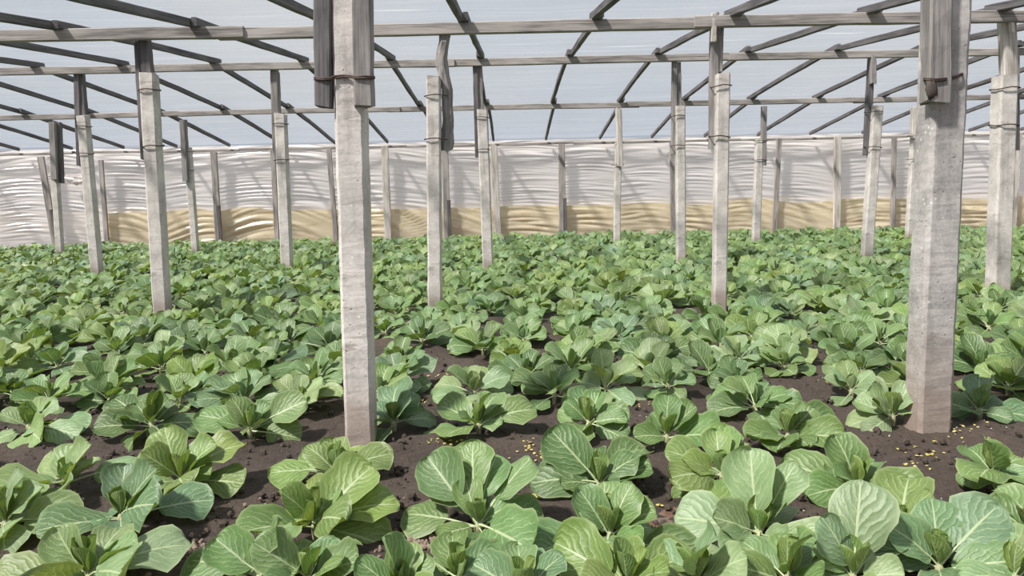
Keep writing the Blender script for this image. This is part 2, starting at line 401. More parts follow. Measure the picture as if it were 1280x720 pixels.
# crumpled patch bunched up on the sheet, far left
c = at(94, 224, WALL_Y - 0.14); v, f = [], []
n1, n2 = 16, 10
for j in range(n2):
    for i in range(n1):
        a = 2 * PI * i / n1; b = PI * j / (n2 - 1)
        k = 1 + 0.8 * noise.noise(Vector((math.cos(a) * 3, math.sin(a) * 3, b * 4)))
        v.append((c.x + 0.30 * k * math.cos(a) * math.sin(b), c.y + 0.06 * k * math.sin(a) * math.sin(b), c.z + 0.10 * k * math.cos(b)))
for j in range(n2 - 1):
    for i in range(n1): f.append((j * n1 + i, j * n1 + (i + 1) % n1, (j + 1) * n1 + (i + 1) % n1, (j + 1) * n1 + i))
link('film_bunch', mesh('film_bunch', v, f, False), FILM_WALL, wb)['label'] = 'bunched scrap of plastic hanging on the sheet'
def side_sheet(name, x0, y0, x1, y1, label):
    v, f = [], []; n = 60
    for i in range(n + 1):
        t = i / n; x = x0 + (x1 - x0) * t; y = y0 + (y1 - y0) * t
        zt = float(np.interp(y, [a for a, _ in prof], [b for _, b in prof])) + 0.14
        wv = 0.03 * noise.noise(Vector((x * 1.3, y * 1.3, 0)))
        v += [(x + wv, y, 0.0), (x + wv, y, zt * 0.5), (x + wv, y, zt)]
    for i in range(n):
        for k in range(2): f.append((i * 3 + k, i * 3 + 3 + k, i * 3 + 4 + k, i * 3 + 1 + k))
    structure(link(name, mesh(name, v, f), FILM_WALL), label)
side_sheet('wall_left', XL, -11.2, XL, WALL_Y, 'plastic sheet of the left end wall')
side_sheet('wall_right', XR, -11.2, XR, WALL_Y, 'plastic sheet of the right end wall')
side_sheet('wall_front', XL, -11.2, XR, -11.2, 'plastic sheet of the wall behind the camera')

# ------------------------------------------------------------------ roof timbers
def roof_beam(Y, z, w, h, label, seed):
    t = thing('roof_beam', label, 'beam', (0, Y, z), 'beams across the greenhouse')
    x = XL + 0.15; k = 0; rr = random.Random(seed)
    while x < XR - 0.2:
        L = rr.uniform(3.6, 4.6); x1 = min(x + L, XR - 0.15)
        dz = rr.uniform(-0.010, 0.010); dy = 0.012 if k % 2 else -0.012
        sweep('beam_board', [(x - 0.12, Y + dy, z + dz), ((x + x1) / 2, Y + dy, z + rr.uniform(-0.012, 0.012)), (x1 + 0.12, Y + dy, z + rr.uniform(-0.010, 0.010))],
              h, w, WOOD, t, side=Vector((0, 0, 1)), jit=0.004, seg=14, seed=seed + k)
        x = x1; k += 1
    return t
roof_beam(YR[1], Z1, 0.07, 0.105, 'nearest grey timber beam crossing overhead, carried by the second row of posts', 1)
roof_beam(YR[2], Z2, 0.07, 0.10, 'highest grey timber beam, under the roof ridge, middle of the three cross beams', 2)
roof_beam(YR[3], Z3, 0.07, 0.095, 'farthest of the three grey cross beams, above the last free-standing posts', 3)
x = XL + 0.15; k = 0; gutter = None
while x < XR - 0.2:                                       # gutter beam over the front posts, just above the frame
    x1 = min(x + 4.1, XR - 0.15)
    o = sweep('trim_2' if gutter is None else 'beam_board', [(x - 0.1, YR[0], 2.28), (x1 + 0.1, YR[0], 2.28)], 0.10, 0.07, WOOD, None, side=Vector((0, 0, 1)), jit=0.004, seg=10, seed=130 + k)
    if gutter is None: gutter = structure(o, 'grey timber gutter beam over the front posts')
    else: o.parent = gutter; o.matrix_parent_inverse = gutter.matrix_local.inverted()
    x = x1; k += 1
tp = thing('wall_plate', 'thin grey timber rail along the top of the back wall film', 'rail', (0, 18.67, ZW))
x = XL + 0.1; k = 0
while x < XR - 0.2:
    x1 = min(x + 3.9, XR - 0.1)
    sweep('rail_board', [(x, 18.67, ZW + 0.02 * random.uniform(-1, 1)), ((x + x1) / 2, 18.67, ZW - 0.02), (x1, 18.67, ZW + 0.02 * random.uniform(-1, 1))], 0.055, 0.05, WOOD, tp, side=Vector((0, 0, 1)), jit=0.004, seg=12, seed=40 + k)
    x = x1; k += 1
vis = [X for X in RAFTERS if -13.0 < X < 13.0]
for i, X in enumerate(vis):
    t = thing('roof_rafter', f'weathered grey rafter over the beams, {ORD[i]} from the left along the back wall', 'rafter', (X, 11.2, Z2), 'rafters under the film')
    zz = [2.27 - 0.0, Z1, Z2, Z3, ZW + 0.02]; rr = random.Random(100 + i)
    off = [rr.uniform(-0.03, 0.03) for _ in range(5)]
    for s in range(4):
        sd = 0.026 if s % 2 else -0.026
        y0, y1 = YR[s] - 0.14, YR[s + 1] + (0.16 if s < 3 else 0.04)
        za = zz[s] + 0.088; zb = zz[s + 1] + 0.088
        k0 = (za - zb) / (YR[s + 1] - YR[s])
        a = Vector((X + off[s] + sd, y0, za + k0 * 0.14)); b = Vector((X + off[s + 1] + sd, y1, zb - k0 * (y1 - YR[s + 1])))
        m = (a + b) / 2 + Vector((rr.uniform(-0.015, 0.015), 0, rr.uniform(-0.006, 0.012)))
        sweep('rafter_board', [a, m, b], 0.052, 0.075, WOOD_DARK, t, jit=0.005, seg=10, seed=i * 7 + s)  # shade on rafter sides and undersides is put into this dark wood colour
# stub ends of battens that show on the beams
# ------------------------------------------------------------------ posts
def tie(parent, centre, ax, ay, half_w, half_t, r=0.006, slant=0.0, square=0.75):
    pts = []
    for s in range(20):
        a = 2 * PI * s / 20; cx, sy = math.cos(a), math.sin(a)
        k = 1.0 / max(abs(cx), abs(sy)) ** square
        p = centre + ax * (cx * k * half_w) + ay * (sy * k * half_t)
        p.z += slant * cx + 0.006 * math.sin(3 * a); pts.append(p)
    return tube('wire_tie', pts, r, WIRE, parent, 5, True)

def post(label, Y, top, foot, wpx, grey=False, seed=0, woods=(), ties=(), seg=20, jit=0.004, depth=None, group='concrete posts holding up the roof'):
    """Concrete post. top and foot are pixels on the plane Y; woods: (x0,y0,x1,y1,width px,depth shift m,material,log)."""
    T = at(top[0], top[1], Y); F = at(foot[0], foot[1], Y)
    d = (T - F); B = F - d * ((F.z + 0.06) / d.z)
    px = project(F)[2] / FPX
    wd = wpx * px; t = thing('concrete_post', label, 'post', (B.x, B.y, 0), group)
    dp = depth or wd
    sweep('shaft', [B, T], wd, dp, CONC_GREY if grey else CONC, t, cham=wd * 0.11, jit=jit, seg=seg, seed=seed, cap_jit=0.03)
    for (x0, y0, x1, y1, ww, dy, mat, bow) in woods:
        a = at(x0, y0, Y + dy); b = at(x1, y1, Y + dy); a.y = b.y = Y + dy
        pts = [b, (a + b) / 2, a]
        if bow:
            pts = [b, b.lerp(a, 0.25) + Vector((bow * 0.5, 0, 0)), b.lerp(a, 0.5) + Vector((bow * 0.2, 0, 0)), b.lerp(a, 0.72) + Vector((-bow * 0.9, 0, 0)), a]
        o = sweep('wood_extension', pts, ww * px, ww * px * 0.85 if ww > 8 else ww * px * 1.2, mat, t, cham=ww * px * (0.28 if bow else 0.10), jit=0.014 if bow else 0.005, seg=16 if bow else 8, seed=seed * 3 + int(x0), cap_jit=0.03)
        if mat is WOOD_DARK: o['label'] = 'dark timber lashed to the top of the post'
        elif mat is WOOD_PALE: o['label'] = 'bleached timber lashed to the top of the post'
    for (x, y, half_px) in ties:
        c = at(x, y, Y); c.y = Y
        tie(t, c, Vector((1, 0, 0)), Vector((0, 1, 0)), half_px * px + 0.006, dp / 2 + (0.02 if Y > 5 else 0.048), 0.0055 if Y > 5 else 0.0048, random.uniform(-0.008, 0.008), 0.75 if Y > 5 else 1.0)
    return t

W1, WD, WP = WOOD_MID, WOOD_DARK, WOOD_PALE
# front row
pl = post('nearest pale concrete post on the left, timbers lashed to both sides of its top', YR[0], (434, -36), (452, 546), 35, seed=1, seg=90, jit=0.0034,
     woods=[(403.5, -62, 405.5, 131, 20, -0.045, WD, 0), (452.5, -62, 455.5, 135, 22, -0.075, WOOD_MID, 0)])
pr = post('nearest grey concrete post on the right, mottled, one board lashed on its left', YR[0], (1184, -36), (1158, 547), 41.5, True, seed=2, seg=90, jit=0.0034,
     woods=[(1172, -62, 1169, 130, 27, -0.085, WOOD_MID, 0)])
def near_tie(parent, pts):
    for d in (0.0, 2.6):
        P = []
        for (x, y, dy) in pts:
            q = at(x, y + d * (1 if int(x) % 2 else 0.7), YR[0] + dy); P.append(q)
        tube('wire_tie', P, 0.0046, WIRE, parent, 6, True)
near_tie(pl, [(393, 97, -0.03), (394, 97, -0.080), (404, 98, -0.084), (414, 97, -0.084), (419, 95, -0.076), (430, 94, -0.076), (440, 95, -0.086), (444, 96, -0.116), (455, 95, -0.118), (466, 96, -0.117), (468, 96, -0.06), (464, 96, 0.04), (452, 96, 0.08), (425, 96, 0.08), (402, 96, 0.02)])
near_tie(pr, [(1155, 98, -0.08), (1156, 98, -0.134), (1170, 99, -0.137), (1182, 98, -0.137), (1186, 98, -0.104), (1196, 95, -0.100), (1202, 92, -0.096), (1206, 92, -0.02), (1205, 93, 0.07), (1200, 94, 0.09), (1170, 96, 0.09), (1160, 97, 0.0)])
c = at(1164.5, 112, YR[0] - 0.135); c.y = YR[0] - 0.134
v = []; f = []
for j in range(7):
    for i in range(10):
        a = 2 * PI * i / 10; b = PI * j / 6; k = 1 + 0.55 * noise.noise(Vector((math.cos(a) * 2, math.sin(a) * 2, b * 4)))
        v.append(Vector((c.x + 0.026 * k * math.cos(a) * math.sin(b) ** 0.6, c.y + 0.009 * k * math.sin(a) * math.sin(b), c.z + 0.040 * k * math.cos(b))) - pr.location)
for j in range(6):
    for i in range(10): f.append((j * 10 + i, j * 10 + (i + 1) % 10, (j + 1) * 10 + (i + 1) % 10, (j + 1) * 10 + i))
link('wire_knot', mesh('wire_knot', v, f), RUST, pr)['label'] = 'rusty knotted end of the tie wire'
# second row
post('leftmost post of the second row, concrete with two dark poles at its top', YR[1], (186, 91), (203, 384), 18, seed=3,
     woods=[(171, 40, 180, 200, 6, 0.09, WD, 0), (180, 44, 187, 112, 13, 0.085, WD, 0)], ties=[(187, 113, 10), (192, 183, 9.5)])
post('second-row post holding a bent gnarled log beside the near left post', YR[1], (542, 97), (544, 372), 17, seed=4, jit=0.006,
     woods=[(557, 34, 558, 188, 14, 0.05, W1, 0.045)], ties=[(545, 120, 13), (545, 174, 13)])
post('second-row post in the open right of centre, dark board on its left', YR[1], (903, 93), (899, 364), 16, seed=5,
     woods=[(893, 17, 891, 185, 10, 0.06, W1, 0), (900, 28, 898, 88, 8, 0.08, W1, 0), (892, 17, 892, 52, 6, -0.02, WP, 0)], ties=[(901, 108, 11), (899, 171, 11)])
post('rightmost post of the second row, with bleached timber behind the near right post', YR[1], (1256, 95), (1247, 362), 22, seed=6, jit=0.006,
     woods=[(1258, 16, 1262, 120, 17, 0.10, WP, 0), (1268, 60, 1268, 187, 8, 0.09, W1, 0), (1263, 14, 1265, 40, 5, -0.01, WP, 0)], ties=[(1256, 111, 13), (1255, 157, 13)])
# third row
post('leftmost post of the third row, dark pole on its left side', YR[2], (104, 145), (121, 334), 12, seed=7, woods=[(97, 90, 101, 207, 7, 0.07, WD, 0), (101, 92, 106, 150, 7, 0.09, WD, 0)], ties=[(107, 192, 8), (105, 158, 7)])
post('third-row post left of the near left post, grey board above it', YR[2], (351, 143), (359, 332), 13, seed=8, woods=[(343, 86, 346, 192, 9, 0.07, W1, 0), (346, 90, 348, 148, 6, 0.09, W1, 0)], ties=[(351, 155, 8), (352, 200, 8)])
post('third-row post just right of the one with the gnarled log', YR[2], (603, 137), (610, 331), 13, seed=9, woods=[(594, 82, 597, 197, 6, 0.06, WD, 0), (599, 78, 601, 142, 7, 0.09, W1, 0)], ties=[(603, 147, 8), (604, 187, 8)])
post('third-row post left of the open second-row post', YR[2], (850, 133), (851, 328), 11, seed=10, woods=[(843, 70, 842, 193, 6, 0.06, W1, 0), (847, 78, 848, 136, 7, 0.09, W1, 0)], ties=[(847, 145, 8), (847, 182, 8)])
post('third-row post with a black board, left of the near right post', YR[2], (1096, 132), (1083, 324), 12, seed=11, woods=[(1089, 72, 1083, 193, 7, 0.06, WD, 0), (1091, 70, 1091, 105, 6, -0.02, W1, 0)], ties=[(1092, 140, 9), (1091, 184, 9)])
# fourth row
post('leftmost small far post, thick dark timber over its top', YR[3], (68, 205), (75, 308), 8, seed=12, woods=[(67, 153, 70, 225, 8, -0.09, W1, 0), (74, 153, 77, 229, 5, -0.05, WD, 0)], ties=[(69, 197, 7), (70, 220, 7)])
post('far post between the third-row posts on the left', YR[3], (235, 185), (244, 306), 8, seed=13, woods=[(229, 150, 233, 226, 7, -0.07, W1, 0)], ties=[(234, 190, 7), (235, 213, 7)])
post('slim pale far post standing alone near the middle of the back wall', YR[3], (773, 172), (771, 294), 8, seed=14, woods=[(773, 136, 775, 208, 7, -0.06, WP, 0)], ties=[(772, 178, 7), (772, 206, 7)])
post('slim far post right of the open second-row post', YR[3], (949, 175), (945, 292), 9, seed=15, woods=[(955, 133, 954, 207, 6, -0.02, W1, 0)], ties=[(950, 176, 8), (950, 200, 8)])
post('far post beside the near right post, pale block at its top', YR[3], (1144, 168), (1137, 294), 9, seed=16, woods=[(1144, 133, 1143, 172, 9, -0.03, WP, 0), (1150, 168, 1146, 206, 5, 0.0, W1, 0)], ties=[(1144, 170, 8), (1142, 199, 8)])
# posts of the back wall
for i, (x0, y0, x1, y1, k) in enumerate(WALL_POSTS):
    if i in (0, 3, 11, 13, 17): continue                   # hidden behind nearer posts or out of frame
    a = at(x0, y0, WALL_Y - 0.16); b = at(x1, y1, WALL_Y - 0.16)
    a.y = b.y = WALL_Y - 0.16
    d = a - b; b = b - d * ((b.z + 0.05) / d.z)
    seen = [j for j in range(len(WALL_POSTS)) if j not in (0, 3, 11, 13, 17)]
    t = thing('wall_post', f'thin grey stake against the back wall film, {ORD[seen.index(i)]} from the left', 'post', (b.x, b.y, 0), 'stakes along the back wall')
    sweep('stake', [b, a], [0.11, 0.15, 0.16][k], 0.06, [WOOD, WOOD, WOOD_PALE][k], t, jit=0.006, seg=8, seed=60 + i)
    if k in (1, 2):
        q = b.lerp(a, 0.45); q.y -= 0.05
        if k == 1: sweep('brace_stub', [b + Vector((0.06, -0.05, 0)), q + Vector((0.06, 0, 0))], 0.08, 0.04, WOOD_DARK, t, jit=0.004, seg=4, seed=90 + i)

# ------------------------------------------------------------------ cabbage leaves
def leaf_geo(seed, nu, nv, pet, wid, bend, cup, wave):
    """Blade grid from v=0 (stalk end) to v=1 (tip); total length 1, stalk takes the first pet of it."""
    rr = random.Random(seed)
    ph = [rr.uniform(0, 2 * PI) for _ in range(6)]
    side_bias = rr.uniform(-0.15, 0.15)
    vs = [(j / (nv - 1)) for j in range(nv)]
    vs = [0.5 - 0.5 * math.cos(PI * q) if nv > 5 else q for q in vs]
    n_line = 24; px, pz = [0.0], [0.0]; ang = 0.0
    for s in range(n_line):
        q = (s + 0.5) / n_line
        ang = -bend * max(0.0, (q - pet * 0.5)) ** 1.3
        px.append(px[-1] + math.cos(ang) / n_line); pz.append(pz[-1] + math.sin(ang) / n_line)
    def line(q):
        return (float(np.interp(q, np.linspace(0, 1, n_line + 1), px)), float(np.interp(q, np.linspace(0, 1, n_line + 1), pz)), -bend * max(0.0, q - pet * 0.5) ** 1.3)
    V, UV = [], []
    for vv in vs:
        q = pet + (1 - pet) * vv
        x, z, a = line(q)
        hw = 0.5 * wid * 1.36 * (max(vv, 0.0) + 0.004) ** 0.50 * max(0.0, 1 - vv ** 2.5) ** 0.50 + 0.012 * (1 - vv)
        for i in range(nu):
            u = -1 + 2 * i / (nu - 1)
            un = math.copysign(abs(u) ** 0.85, u)
            h = hw * (1 + 0.07 * math.sin(9 * vv + ph[0] + (1.5 if u > 0 else 0)) + 0.04 * math.sin(19 * vv + ph[4] + (2.5 if u > 0 else 0)) + side_bias * (1 if u > 0 else -1))
            y = un * h
            dz = cup * (un * un) * (hw * 2) * 0.5 + wave * abs(un) ** 2 * (math.sin(7 * vv + ph[1] + (2.1 if u > 0 else 0)) * 0.6 + math.sin(13 * vv + ph[2] + (1 if u > 0 else 0)) * 0.35) * (0.3 + vv)
            dz += 0.016 * math.sin(17 * vv - 6 * abs(un) + ph[3]) * (1 - abs(un)) * (abs(un) > 0.05) - 0.02 * (1 - abs(un)) ** 3
            y *= 1 - 0.22 * abs(cup) * abs(un)
            V.append((x - math.sin(a) * dz, y, z + math.cos(a) * dz)); UV.append((u * 0.5 + 0.5, vv))
    F = [(j * nu + i, j * nu + i + 1, (j + 1) * nu + i + 1, (j + 1) * nu + i) for j in range(nv - 1) for i in range(nu - 1)]
    # stalk
    SV, SF = [], []; ns = 5; rows = 4
    for k in range(rows + 1):
        q = (pet + 0.10) * k / rows; x, z, a = line(q)
        r = 0.020 - 0.011 * k / rows; drop = -0.004 - 0.012 * (k == rows)
        for s in range(ns):
            g = 2 * PI * s / ns; SV.append((x - math.sin(a) * drop, math.cos(g) * r * 1.15, z + math.sin(g) * r * 0.75 + drop))
    for k in range(rows):
        for s in range(ns): SF.append((k * ns + s, k * ns + (s + 1) % ns, (k + 1) * ns + (s + 1) % ns, (k + 1) * ns + s))
    return V, UV, F, SV, SF
PARAMS = []
_r = random.Random(5)
for k in range(8):                                        # short stalks
    PARAMS.append((k, _r.uniform(0.14, 0.24), _r.uniform(0.74, 0.92), _r.uniform(0.3, 1.0), _r.uniform(-0.2, 0.40), _r.uniform(0.05, 0.10)))
for k in range(8, 16):                                    # long bare stalks, rounder blades
    PARAMS.append((k, _r.uniform(0.30, 0.42), _r.uniform(0.62, 0.74), _r.uniform(0.35, 1.15), _r.uniform(-0.2, 0.40), _r.uniform(0.04, 0.085)))
for k in range(16, 20):                                   # young heart leaves, hooded
    PARAMS.append((k, 0.12, _r.uniform(0.66, 0.82), _r.uniform(-0.5, 0.1), _r.uniform(0.4, 0.7), 0.04))
def blade_mesh(name, V, UV, F, extra=None):
    verts = list(V); faces = list(F); uvs = list(UV)
    if extra:
        o = len(verts); verts += extra[0]; faces += [tuple(a + o for a in f) for f in extra[1]]; uvs += [(0.5, 0.05)] * len(extra[0])
    me = mesh(name, verts, faces)
    ul = me.uv_layers.new(name='UVMap')
    li = np.empty(len(me.loops), dtype=np.int32); me.loops.foreach_get('vertex_index', li)
    ul.data.foreach_set('uv', np.array(uvs, dtype=np.float32)[li].ravel())
    if extra:
        mi = [0] * len(F) + [1] * len(extra[1]); me.polygons.foreach_set('material_index', mi)
    return me
NEAR_BLADE, NEAR_STALK, MID_LEAF, FAR_GEO = [], [], [], []
for P in PARAMS:
    V, UV, F, SV, SF = leaf_geo(P[0], 11, 11, *P[1:])
    b = blade_mesh('leaf', V, UV, F); b.materials.append(LEAF); NEAR_BLADE.append(b)
    s = mesh('leaf_stalk', SV, SF); s.materials.append(STALK); NEAR_STALK.append(s)
    V, UV, F, SV, SF = leaf_geo(P[0], 7, 7, *P[1:])
    b = blade_mesh('leaf', V, UV, F, (SV, SF)); b.materials.append(LEAF); b.materials.append(STALK); MID_LEAF.append(b)
    FAR_GEO.append(leaf_geo(P[0], 5, 5, *P[1:])[:3])
sv, sf = [], []
for k in range(4):
    for s in range(7):
        a = 2 * PI * s / 7; r = [0.012, 0.014, 0.016, 0.009][k]
        sv.append((r * math.cos(a), r * math.sin(a), [-0.03, 0.012, 0.038, 0.055][k]))
for k in range(3):
    for s in range(7): sf.append((k * 7 + s, k * 7 + (s + 1) % 7, k * 7 + 7 + (s + 1) % 7, k * 7 + 7 + s))
sf.append(tuple(range(21, 28)))
STEM_ME = mesh('stem', sv, sf); STEM_ME.materials.append(STEM)

TONES = {'mid green': (0.158, 0.252, 0.092), 'bluish green': (0.150, 0.248, 0.128), 'yellowish green': (0.190, 0.276, 0.080), 'pale green': (0.236, 0.328, 0.160), 'deep green': (0.102, 0.178, 0.060)}
def tint(base, rr, s=1.0):
    k = rr.uniform(0.84, 1.18) * s
    return (base[0] * k * rr.uniform(0.9, 1.12), base[1] * k, base[2] * k * rr.uniform(0.85, 1.2), 1.0)
def leaf_matrix(az, el, roll, L, base):
    return Matrix.Translation(base) @ Matrix.Rotation(az, 4, 'Z') @ Matrix.Rotation(-el, 4, 'Y') @ Matrix.Rotation(roll, 4, 'X') @ Matrix.Diagonal((L, L, L, 1))
def add_leaf(root, k, M, near, color, stalk=True):
    o = bpy.data.objects.new('leaf', (NEAR_BLADE if near else MID_LEAF)[k]); COL.objects.link(o); o.parent = root; o.matrix_local = M; o.color = color
    if near and stalk:
        s = bpy.data.objects.new('leaf_stalk', NEAR_STALK[k]); COL.objects.link(s); s.parent = o
    return o
LIGHT_DIR = Vector((-0.35, -0.62, 0.70)).normalized()
def sunward_roll(az, el, amount=0.75, most=0.9):
    """Roll that turns a leaf's upper face towards the light."""
    R = (Matrix.Rotation(az, 3, 'Z') @ Matrix.Rotation(-el, 3, 'Y'))
    y = R @ Vector((0, 1, 0)); z = R @ Vector((0, 0, 1))
    return max(-most, min(most, math.atan2(-y.dot(LIGHT_DIR), z.dot(LIGHT_DIR)))) * amount
def rosette(rr, size):
    """Leaf poses of one plant: (mesh index, azimuth, elevation, roll, length, height of the base)."""
    out = []; a0 = rr.uniform(0, 2 * PI); n = rr.choice([6, 7, 7, 8])
    for i in range(n):
        az = a0 + 2 * PI * i / n + rr.uniform(-0.3, 0.3); el = math.radians(rr.uniform(4, 40) + 14 * math.sin(az))
        out.append((rr.randrange(16), az, el, sunward_roll(az, el) + rr.uniform(-0.35, 0.35), size * rr.uniform(0.23, 0.32), 0.034))
    m = rr.choice([3, 4, 4, 5])
    for i in range(m):
        az = a0 + 0.6 + 2 * PI * i / m + rr.uniform(-0.4, 0.4); el = math.radians(rr.uniform(38, 66) + 12 * math.sin(az))
        out.append((rr.randrange(16), az, el, sunward_roll(az, el, 0.5) + rr.uniform(-0.3, 0.3), size * rr.uniform(0.20, 0.27), 0.045))
    for i in range(2):
        out.append((16 + rr.randrange(4), a0 + PI * i + rr.uniform(-0.5, 0.5), math.radians(rr.uniform(70, 88)), 0, size * rr.uniform(0.11, 0.15), 0.05))
    return out

def plant_root(x, y, label):
    z = soil_z(x, y)
    root = thing('cabbage_plant', label, 'plant', (x, y, z), 'cabbage plants in the soil beds')
    s = bpy.data.objects.new('stem', STEM_ME); COL.objects.link(s); s.parent = root
    return root

# front plants placed and posed from the photograph: crown pixel, tone, label, leaf centres (pixel)
FRONT = [
 (82, 604, 'pale green', 'sparse cabbage plant with bare pale leaf stalks, near the left edge', [(45, 576), (100, 578), (74, 570), (142, 588), (52, 604), (90, 613)]),
 (6, 648, 'pale green', 'cabbage plant cut by the left edge with one broad rounded leaf hanging forward', [(29, 676), (30, 622), (74, 650), (-20, 640), (6, 632), (10, 610)]),
 (152, 652, 'bluish green', 'cabbage plant with a large bluish leaf spread right over the soil path', [(178, 617), (130, 634), (186, 646), (243, 631), (108, 655), (160, 632)]),
 (112, 722, 'pale green', 'big cabbage plant at the bottom left corner with three broad pale leaves', [(85, 690), (118, 680), (178, 693), (92, 714), (156, 716), (30, 718), (130, 700)]),
 (226, 602, 'yellowish green', 'tall round-leaved cabbage plant left of the bare soil path', [(208, 563), (250, 573), (240, 600), (283, 602), (172, 587), (268, 570), (215, 590)]),
 (394, 652, 'yellowish green', 'large yellowish cabbage plant below the near left post', [(373, 615), (434, 608), (352, 648), (411, 632), (416, 648), (480, 628), (452, 672), (386, 640)]),
 (329, 718, 'mid green', 'upright cabbage plant on the bottom edge, left of the near left post', [(284, 696), (326, 670), (334, 692), (250, 704), (365, 700), (330, 700)]),
 (384, 722, 'mid green', 'small cabbage plant on the bottom edge, squeezed under the large yellowish one', [(398, 690), (362, 708), (412, 712)]),
 (422, 590, 'yellowish green', 'cabbage plant directly in front of the foot of the near left post', [(391, 570), (462, 575), (430, 572), (367, 588), (410, 600), (436, 596)]),
 (598, 656, 'mid green', 'open spreading cabbage plant on bare soil in the bottom centre', [(531, 580), (611, 592), (553, 608), (530, 642), (648, 648), (566, 592), (584, 570), (642, 597), (589, 622), (616, 626), (632, 672)]),
 (572, 724, 'mid green', 'cabbage plant on the bottom edge beside the pale crumbly clods', [(562, 686), (580, 708), (620, 712), (546, 712), (590, 700)]),
 (500, 742, 'mid green', 'cabbage plant almost below the bottom edge, only one leaf tip showing beside clods', [(497, 713), (480, 735), (520, 738)]),
 (655, 740, 'bluish green', 'cabbage plant mostly below the bottom edge, between the open one and the upright one', [(652, 712), (630, 728), (684, 730)]),
 (748, 602, 'deep green', 'dark cabbage plant right of the yellow scraps on the soil', [(697, 600), (788, 588), (742, 568), (713, 618), (795, 563), (710, 564), (750, 588), (765, 570)]),
 (763, 663, 'mid green', 'cabbage plant with toothed leaves and one dark shaded leaf lying left', [(739, 628), (778, 628), (797, 658), (696, 672), (832, 680), (747, 684), (763, 640)]),
 (784, 730, 'yellowish green', 'broad upright cabbage plant on the bottom edge, right of centre', [(781, 697), (722, 703), (840, 710), (790, 715), (765, 720)]),
 (901, 594, 'yellowish green', 'bushy cabbage plant left of the puddled soil, second row back', [(860, 576), (862, 592), (911, 562), (902, 590), (900, 612), (864, 621), (914, 554)]),
 (949, 660, 'pale green', 'small cabbage plant with thin curved stalks right of the puddle', [(940, 597), (942, 628), (982, 631), (918, 668), (887, 647), (996, 668), (984, 602), (933, 702), (952, 640)]),
 (985, 724, 'mid green', 'low cabbage plant on the bottom edge right of the puddle', [(982, 700), (1002, 700), (950, 715), (970, 712)]),
 (1066, 722, 'pale green', 'large pale cabbage plant with a broad fan leaf on the bottom edge', [(1047, 687), (1113, 694), (1082, 652), (1062, 712), (1030, 708), (1095, 712)]),
 (1072, 602, 'mid green', 'cabbage plant with a stalked leaf reaching left, in front of the near right post', [(1020, 580), (1056, 562), (1031, 603), (1056, 614), (1096, 578), (1104, 604), (1076, 585)]),
 (1124, 668, 'yellowish green', 'narrow yellowish cabbage plant between the large pale one and the bluish one', [(1140, 638), (1150, 620), (1092, 655), (1128, 645)]),
 (1174, 708, 'bluish green', 'tall bluish cabbage plant at the lower right, on the bottom edge', [(1184, 656), (1193, 688), (1228, 664), (1226, 702), (1154, 702), (1140, 680), (1180, 680)]),
 (1242, 588, 'mid green', 'cabbage plant with a pale wilting leaf, right of the near right post', [(1211, 582), (1256, 570), (1243, 606), (1274, 578), (1236, 570), (1250, 580)]),
 (1290, 670, 'mid green', 'cabbage plant cut by the right edge, one leaf reaching in', [(1262, 660), (1300, 650), (1290, 645)]),
 (1268, 725, 'pale green', 'cabbage plant in the bottom right corner', [(1245, 712), (1275, 706), (1290, 700)]),
 (870, 726, 'pale green', 'cabbage plant on the bottom edge just below the puddle', [(850, 705), (885, 715), (868, 708)]),
 (190, 532, 'deep green', 'dark-hearted cabbage plant behind the tall round-leaved one', [(155, 530), (232, 527), (181, 545), (141, 503), (200, 520), (190, 515)]),
 (312, 536, 'mid green', 'round cabbage plant beyond the bare soil path, left of the near left post', [(272, 524), (309, 530), (343, 521), (366, 510), (316, 548), (356, 548), (300, 512)]),
 (36, 532, 'pale green', 'cabbage plant near the left edge behind the sparse one', [(32, 525), (100, 545), (85, 528), (10, 545), (40, 512), (60, 540)]),
 (492, 527, 'bluish green', 'bluish cabbage plant touching the right side of the near left post', [(485, 492), (522, 522), (480, 545), (510, 505), (468, 520), (500, 515)]),
 (598, 527, 'mid green', 'cabbage plant behind the open spreading one, small upright heart', [(564, 507), (621, 512), (611, 500), (662, 510), (575, 530), (600, 508), (540, 540)]),
 (736, 530, 'mid green', 'cabbage plant behind the yellow scraps', [(738, 508), (712, 520), (765, 524), (736, 500), (720, 545), (760, 545)]),
 (834, 548, 'mid green', 'cabbage plant in the middle right, left of the bushy one', [(812, 542), (850, 528), (835, 515), (862, 545), (830, 558)]),
 (985, 540, 'mid green', 'cabbage plant with leaves spread flat left of the near right post', [(950, 535), (1000, 528), (985, 515), (1030, 527), (965, 548), (1010, 540)]),
 (1116, 520, 'pale green', 'cabbage plant tucked against the left of the near right post', [(1100, 502), (1125, 500), (1080, 522), (1090, 540), (1118, 505)]),
 (1225, 508, 'bluish green', 'dark bluish cabbage plant behind the near right post, on its right', [(1195, 498), (1250, 495), (1235, 480), (1265, 515), (1205, 520), (1222, 490)]),
]
placed = []; n_leaf = 0
